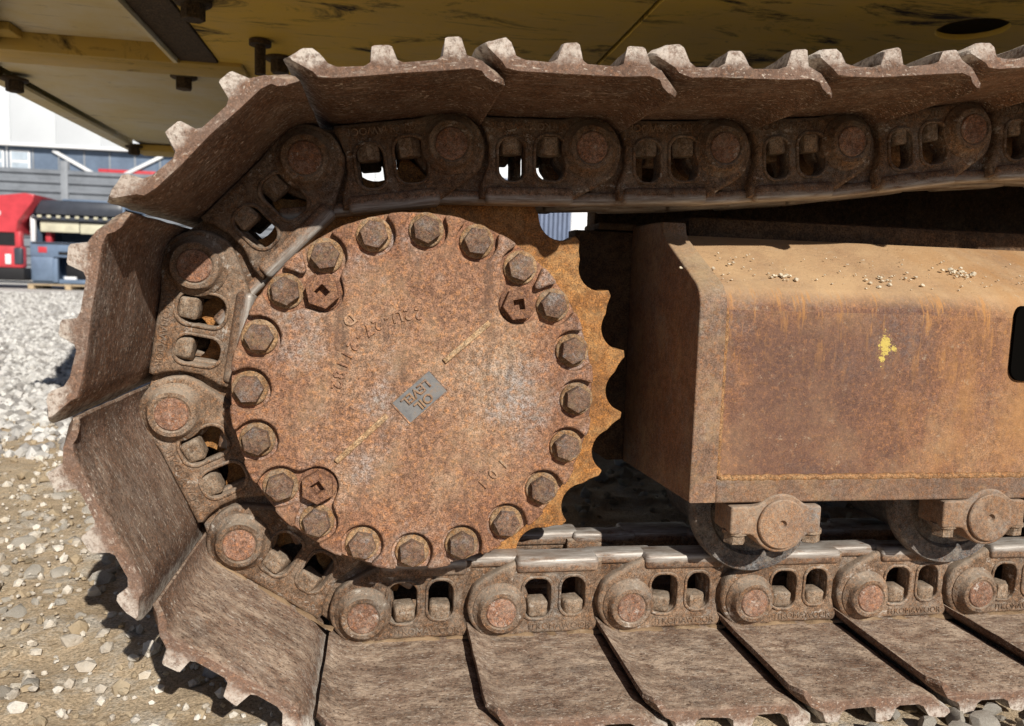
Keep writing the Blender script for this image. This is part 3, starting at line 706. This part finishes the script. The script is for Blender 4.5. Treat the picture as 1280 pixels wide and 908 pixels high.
tube('weld_bead', wp_, .0045, M['weld'], frame)
# drive-motor bracket between frame and sprocket
br = [(.262, .232), (.262, .10), (.272, -.04), (.285, -.10), (.305, -.135), (.333, -.153), (.42, -.153), (.42, .232)]
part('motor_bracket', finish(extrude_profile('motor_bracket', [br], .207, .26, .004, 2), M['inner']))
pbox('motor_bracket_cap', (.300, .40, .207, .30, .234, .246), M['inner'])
pbox('centre_frame', (.30, 2.2, .47, 2.0, -.10, .17), M['inner'], .02)
pbox('centre_frame_leg', (.88, 2.2, .47, 2.0, .175, .44), M['inner'], .02)
pbox('hose_guard', (.346, 2.2, .40, .46, -.10, .43), M['inner'], .006)
# ridge boxes over the frame
pbox('frame_ridge', (.42, 1.75, .12, .30, .20, .255), M['inner'], .01)

# --- track rollers
def roller(cx, cz):
    bm = bmesh.new(); lathe_bm(bm, [(.060, .17), (.072, .16), (.072, .02), (.074, .012), (.0945, .008), (.0955, .004), (.0955, -.012), (.093, -.016), (.070, -.017), (.066, -.010), (.045, -.010)], 64)
    r = part('track_roller', from_bm('track_roller', bm, M['roller'], 35), (cx, 0, cz))
    bm = bmesh.new(); lathe_bm(bm, [(.052, -.005), (.052, -.040), (.046, -.048), (.03, -.05)], 40); obj('roller_seal', from_bm('roller_seal', bm, M['roller']), r)
    def brk(X, Z):
        d = rbox(X, Z, -.007, .0045, .066, .0195, .004)
        return smin(d, np.hypot(X, Z) - .041, .008)
    lp_ = sdf_loops(brk, -.09, .09, -.06, .06, 181, 121)
    b = obj('roller_bracket', finish(extrude_profile('roller_bracket', lp_, -.087, -.035, .003, 2), M['cap']), r)
    bm = bmesh.new(); lathe_bm(bm, [(.0345, 0), (.0345, -.0905), (.033, -.092), (.006, -.092), (.0045, -.088), (.001, -.086)], 44); obj('axle_cap', from_bm('axle_cap', bm, M['cap']), r)
    for sx in (-.058, .052):
        bm = bmesh.new(); lathe_bm(bm, [(.0135, -.0125), (.015, -.0115), (.015, .004)], 6, 'Z'); lathe_bm(bm, [(.017, .001), (.017, .006)], 20, 'Z')
        obj('bracket_bolt', from_bm('bracket_bolt', bm, M['nut']), r, (sx, -.070, -.018), (0, 0, random.random()))
for cx, cz in ((.492, -.172), (.812, -.169), (1.132, -.169)): roller(cx, cz)

# --- upper structure seen from below
HZ = .70
CH = [(-.42, -.22), (-.87, .76), (-1.219, 1.60)]      # rounded rear corner of the machine, seen from below
def slab(name, loop, z0, z1, m, holes=(), bev=.002):
    me_ = extrude_profile(name, [loop] + [list(h) for h in holes], z0, z1, bev, 2)
    me_.transform(Matrix(((1, 0, 0, 0), (0, 0, 1, 0), (0, 1, 0, 0), (0, 0, 0, 1)))); me_.flip_normals()
    return part(name, finish(me_, m, 40))
slab('underside_panel', [(-.572, .11), (-.572, 1.155), (-1.02, 1.155), (-.865, .76)], .7325, .7445, M['yellow_dusty'])
pbox('underside_panel', (-1.14, -.45, 1.30, 2.705, .713, .725), M['yellow_dusty'], .002)
slab('edge_lip', [(-1.219, 1.60), (-1.158, 1.50), (-1.158, 2.82), (-1.219, 2.82)], .695, .7075, M['yellow_dusty'])
pbox('rear_rib', (-1.158, -.45, 2.66, 2.82, .679, .7075), M['yellow_flange'], .003)
pbox('cross_flange', (-1.158, -.43, 1.165, 1.30, .690, .7045), M['yellow_flange'], .003)
pbox('cross_rib', (-1.10, -.584, 1.149, 1.163, .686, .743), M['yellow_flange'], .002)
slab('long_rib', [(-.584, .14), (-.488, -.07), (-.488, 1.163), (-.584, 1.163)], .695, .764, M['bolt_dark'], (), .003)
slab('panel_lip', [(-.596, .17), (-.586, .15), (-.586, 1.147), (-.596, 1.147)], .684, .743, M['yellow_dusty'], (), .001)
hole = [(1.155 + .070 * math.cos(2 * PI * k / 40), .452 + .065 * math.sin(2 * PI * k / 40)) for k in range(40)]
slab('underside_panel', [(-.487, -.07), (-.42, -.215), (.472, -.215), (.472, 2.10), (-.487, 2.10)], .700, .712, M['yellow'])
slab('underside_panel', [(.482, -.215), (3.4, -.215), (3.4, 2.10), (.482, 2.10)], .700, .712, M['yellow'], [hole])
# body above the panels keeps sun and sky out
slab('house_body', CH + [(-1.21, 2.815), (-.43, 2.815), (-.43, 2.10), (3.4, 2.10), (3.4, -.22)], .80, 2.4, M['yellow_flange'], (), .01)
slab('side_skirt', [(-.42, -.23), (3.4, -.23), (3.4, -.222), (-.42, -.222)], .695, .81, M['yellow'], (), .001)
slab('corner_skirt', [(-.425, -.226), (-1.222, 1.60), (-1.212, 1.60), (-.415, -.226)], .698, .81, M['yellow_flange'], (), .001)
pbox('edge_skirt', (-1.219, -1.205, 1.60, 2.82, .708, .81), M['yellow_flange'], .002)
def hang_bolt(x, y, z, r=.024, h=.037, wr=.037):
    bm = bmesh.new(); lathe_bm(bm, [(wr, .0), (wr, -.006), (wr - .003, -.008), (r * .9, -.008)], 28, 'Z'); lathe_bm(bm, [(r, -.007), (r, -h), (r * .9, -h - .002)], 6, 'Z')
    part('underside_bolt', from_bm('underside_bolt', bm, M['bolt_dark']), (x, y, z), (0, 0, random.random()))
for (x, y, z) in ((-1.14, 1.527, .700), (-.632, 1.397, .713), (-1.152, 2.66, .697), (-.444, .708, .700), (-.32, 1.08, .700)): hang_bolt(x, y, z)
bm = bmesh.new(); lathe_bm(bm, [(.013, .0), (.013, -.080)], 16, 'Z'); lathe_bm(bm, [(.026, -.002), (.026, -.013)], 20, 'Z')
part('hanging_pin', from_bm('hanging_pin', bm, M['bolt_dark']), (-.347, .94, .700))
pbox('weld_tab', (-1.03, -.95, 1.07, 1.14, .712, .7325), M['yellow_flange'], .004)

# dry mud crumbs lying on the sloping top of the track frame
rng = random.Random(4); bm = bmesh.new()
def slope_z(y): return .1475 + (y + .06) * .545
def crumb(x, y, r):
    t_ = bmesh.new(); bmesh.ops.create_icosphere(t_, subdivisions=1, radius=1)
    for v in t_.verts: v.co = Vector((v.co.x * rng.uniform(.6, 1.2), v.co.y * rng.uniform(.6, 1.2), v.co.z * rng.uniform(.4, .8))) * r
    t_.transform(Matrix.Translation((x, y, slope_z(y) + r * .2)))
    m_ = bpy.data.meshes.new('c'); t_.to_mesh(m_); t_.free(); bm.from_mesh(m_); bpy.data.meshes.remove(m_)
for (cx, cy, n_, sp_) in ((.80, -.004, 34, .016), (.645, -.03, 14, .020), (.50, -.035, 14, .010), (.43, -.015, 4, .02), (.70, -.025, 6, .02), (.90, -.030, 18, .014), (.37, -.02, 2, .01)):
    for k in range(n_): crumb(cx + rng.gauss(0, sp_), cy + rng.gauss(0, sp_ * .4), rng.uniform(.001, .0042))
for k in range(80): crumb(rng.uniform(.40, .95), rng.uniform(-.06, .03), rng.uniform(.0007, .0022))
cr = obj('mud_crumbs', from_bm('mud_crumbs', bm, plain('dry_mud', (.74, .64, .48), .95, nscale=200, var=.2), 0)); cr['kind'] = 'stuff'; cr['label'] = 'pale dry mud crumbs scattered on the sloping top of the rusty track frame'; cr['category'] = 'mud'

# ------------------------------------------------------------------ yard behind: truck cabs, pallet, fence, buildings
def child_box(parent, name, b, m, bev=.02): return box(name, b, m, parent, bev)
cabB = empty('truck_cab', 'stripped dark blue truck cab with open front standing on a wooden pallet', 'truck cab', (-8.5, 22.0, GZ + .16), 0, 'truck cabs standing in the yard')
yz = [(-.02, .0), (-.02, 1.02), (.10, 1.10), (.14, 1.62), (.02, 1.72), (.10, 2.25), (.5, 2.40), (2.0, 2.45), (2.0, 0)]
child_box(cabB, 'cab_floor', (-1.2, 1.2, .05, 2.0, .0, .12), M['blue'])
child_box(cabB, 'cab_back_wall', (-1.2, 1.2, 1.92, 2.0, .12, 2.3), M['blue'])
for sx in (-1, 1): child_box(cabB, 'side_wall', tuple(sorted((sx * 1.2, sx * 1.14))) + (.06, 1.92, .12, 2.2), M['blue'])
lo = child_box(cabB, 'front_panel', (-1.22, 1.22, -.04, .06, .72, 1.14), M['blue'], .04)
child_box(lo, 'panel_lip', (-1.16, 1.16, -.07, .0, 1.08, 1.13), M['cabdark'])
for x in (-.35, .2, .7): child_box(lo, 'headlamp_slot', (x - .13, x + .13, -.065, -.03, .80, .88), M['black'], .01)
child_box(lo, 'red_mark', (-1.0, -.78, -.05, -.035, .84, 1.0), M['red'], .01)
child_box(cabB, 'bumper_corner', (-1.22, -.62, -.03, .12, .05, .74), M['blue'], .05)
child_box(cabB, 'bumper_corner', (.62, 1.22, -.03, .12, .05, .74), M['blue'], .05)
child_box(cabB, 'bumper_post', (-.66, -.52, -.05, .1, .02, .70), M['blue'], .03)
child_box(cabB, 'engine_block', (-.45, .5, .3, 1.4, .12, .55), M['black'], .05)
child_box(cabB, 'white_bracket', (-.42, -.1, .1, .2, .08, .2), M['white'], .02)
for x in (-1.15, 1.15): child_box(cabB, 'windscreen_pillar', (x - .06, x + .06, .0, .14, 1.12, 1.85), M['white'] if x < 0 else M['blue'], .03)
child_box(cabB, 'sun_blind', (-1.0, .0, .12, .16, 1.42, 1.72), M['cream'], .02); child_box(cabB, 'sun_blind', (.02, 1.05, .12, .16, 1.40, 1.70), M['cream'], .02)
child_box(cabB, 'red_seat', (-.95, -.8, .3, .6, 1.1, 1.5), M['red'], .03)
child_box(cabB, 'header_rail', (-1.18, 1.18, .0, .14, 1.74, 1.84), M['cabdark'], .02)
hd = child_box(cabB, 'cab_roof', (-1.2, 1.2, -.02, 1.9, 1.86, 2.30), M['cabdark'], .16)
child_box(hd, 'roof_hatch', (-.5, .75, .3, 1.4, 2.28, 2.36), M['blue'], .03)
for k in range(9): child_box(hd, 'roof_tab', (-1.0 + .24 * k, -.90 + .24 * k, -.05, .0, 1.80, 1.87), M['cream'], .005)

cabR = empty('truck_cab', 'red truck cab cut off by the left edge beside the blue cab', 'truck cab', (-10.75, 21.6, GZ + .2), 0, 'truck cabs standing in the yard')
sh = extrude_profile('cab_shell', [[(-1.3, 1.30), (.86, 1.30), (.90, 1.60), (1.30, 2.16), (1.34, 2.34), (1.1, 2.37), (.2, 2.24), (-1.3, 2.28)]], 0, 2.0, .03, 2)
obj('cab_shell', finish(sh, M['red']), cabR)
child_box(cabR, 'lower_panel', (-1.3, 1.0, .0, .3, .35, .95), M['red'], .06)
child_box(cabR, 'window', (-1.3, .86, .04, .1, .95, 1.30), M['black'], .0)
child_box(cabR, 'door_pillar', (.82, .98, -.02, .2, .9, 1.34), M['red'], .04)
child_box(cabR, 'lamp_cluster', (.80, 1.0, -.04, .1, .45, .9), M['cabdark'], .03)
child_box(cabR, 'white_trim', (.58, .72, -.03, .02, .45, .72), M['white'], .01)
child_box(cabR, 'bumper', (-1.3, 1.05, -.05, .5, .02, .36), M['black'], .05)
tx = text_mesh('roof_lettering', [('VO', .36, 1.80, 0)], .22, .006, -.01); obj('roof_lettering', finish(tx, M['white']), cabR)

pal = empty('wooden_pallet', 'weathered wooden pallet under the blue truck cab', 'pallet', (-8.6, 22.0, GZ), 0)
for k in range(5): child_box(pal, 'deck_board', (-1.0, 1.0, -.5 + .24 * k, -.32 + .24 * k, .105, .14), M['wood'], .004)
for x in (-.93, 0., .93): child_box(pal, 'bearer', (x - .07, x + .07, -.5, .64, .0, .1035), M['wood'], .004)
fen = empty('sheet_fence', 'grey corrugated metal fence behind the truck cabs', 'fence', (-12, 30, GZ), math.radians(-2.0))
def corrugated(x0, x1, z0, z1, pitch, depth):
    bm = bmesh.new(); pr = []; z = z0
    while z < z1 - pitch * .5:
        pr += [(0, z), (0, z + pitch * .42), (-depth, z + pitch * .55), (-depth, z + pitch * .9)]; z += pitch
    pr.append((0, z)); pr = [(y, z_) for y, z_ in pr]
    a = [bm.verts.new((x0, y, z_)) for y, z_ in pr]; b = [bm.verts.new((x1, y, z_)) for y, z_ in pr]
    a2 = [bm.verts.new((x0, .08, z_)) for y, z_ in pr]; b2 = [bm.verts.new((x1, .08, z_)) for y, z_ in pr]
    for k in range(len(pr) - 1):
        bm.faces.new((a[k], b[k], b[k + 1], a[k + 1])); bm.faces.new((a2[k], a2[k + 1], b2[k + 1], b2[k]))
        bm.faces.new((a[k], a[k + 1], a2[k + 1], a2[k])); bm.faces.new((b[k], b2[k], b2[k + 1], b[k + 1]))
    bm.faces.new((a[-1], b[-1], b2[-1], a2[-1])); bm.faces.new((a[0], a2[0], b2[0], b[0]))
    return from_bm('sheet_panel', bm, M['fence'], 0)
for k in range(-1, 4): obj('sheet_panel', corrugated(-4.9 + 5.1 * k + .12, .2 + 5.1 * k - .12, 0.2, 4.22, .335, .09), fen)
for k in range(-1, 5): child_box(fen, 'post', (-4.9 + 5.1 * k - .12, -4.9 + 5.1 * k + .12, -.14, .12, 0, 4.55), M['post'], .01)

bld = empty('office_building', 'white clad building with a glazed strip behind the fence', 'building', (-20, 45, GZ), math.radians(-2.5))
child_box(bld, 'lower_wall', (-30, 17.5, .1, 12, 0, 5.75), M['post'], 0)
child_box(bld, 'upper_wall', (-30, 17.5, -.3, 12, 7.25, 14), M['facade'], 0)
for k in range(-6, 8): child_box(bld, 'cladding_panel', (2.3 * k + .02, 2.3 * k + 2.28, -.36, -.302, 7.25, 13.9), M['facade'], .01)
child_box(bld, 'cornice', (-30, 17.5, -.42, -.25, 7.12, 7.26), M['white'], .01)
child_box(bld, 'sill', (-30, 17.5, -.3, .1, 5.60, 5.74), M['post'], .01)
for k in range(-6, 14):
    x0 = -3.0 + 1.32 * k
    wv = child_box(bld, 'window', (x0, x0 + 1.24, .0, .06, 5.75, 7.12), M['glass'], 0)
    child_box(wv, 'mullion', (x0 - .08, x0, -.05, .05, 5.75, 7.12), M['post'] if k > 2 else M['white'], .005)
    if k in (0, 1, 2):
        child_box(wv, 'sash', (x0 + .1, x0 + 1.14, -.04, -.005, 5.8, 6.95), M['white'], .01)
        child_box(wv, 'pane', (x0 + .2, x0 + 1.04, -.05, -.042, 6.42, 6.85), M['glass_pale'], 0)
        child_box(wv, 'pane', (x0 + .2, x0 + 1.04, -.05, -.042, 5.9, 6.28), M['glass_pale'], 0)
for (xa, za, xb, zb) in ((2.0, 7.0, 4.1, 5.85), (5.6, 5.85, 7.7, 7.0)):
    a = math.atan2(zb - za, xb - xa); L = math.hypot(xb - xa, zb - za)
    bm = bmesh.new(); box_bm(bm, -L / 2, L / 2, -.06, .0, -.09, .09, .01); obj('brace', from_bm('brace', bm, M['white']), bld, ((xa + xb) / 2, -.12, (za + zb) / 2), (0, -a, 0))
child_box(bld, 'red_banner', (4.3, 7.3, -.1, -.02, 5.78, 6.15), M['red'], .01)

wh = empty('backdrop', 'pale warehouse wall added far behind the machine to brighten gaps in the upper chain', 'backdrop', (14, 62, GZ))  # invented wall, added so the gaps in the chain look bright
child_box(wh, 'wall', (-24, 30, .1, 14, 0, 17), M['facade'], 0)
for k in range(18): child_box(wh, 'wall_panel', (-24 + 3 * k + .03, -24 + 3 * k + 2.97, .0, .099, .3, 16.9), M['facade'], .01)
child_box(wh, 'roof_edge', (-24.2, 30.2, -.2, .3, 17, 17.5), M['post'], .02)
shd = empty('metal_shed', 'blue grey ribbed metal shed seen in the gap above the sprocket', 'shed', (7.6, 31, GZ))
child_box(shd, 'core_wall', (-3, 3, .1, 8, 0, 5.0), M['shed'], 0)
for k in range(30): child_box(shd, 'rib_panel', (-3 + .2 * k, -3 + .2 * k + .16, .0, .099, 0, 5.0), M['shed'], .02)
child_box(shd, 'white_door', (.15, 1.5, -.04, -.002, 0, 4.6), M['white'], .01)
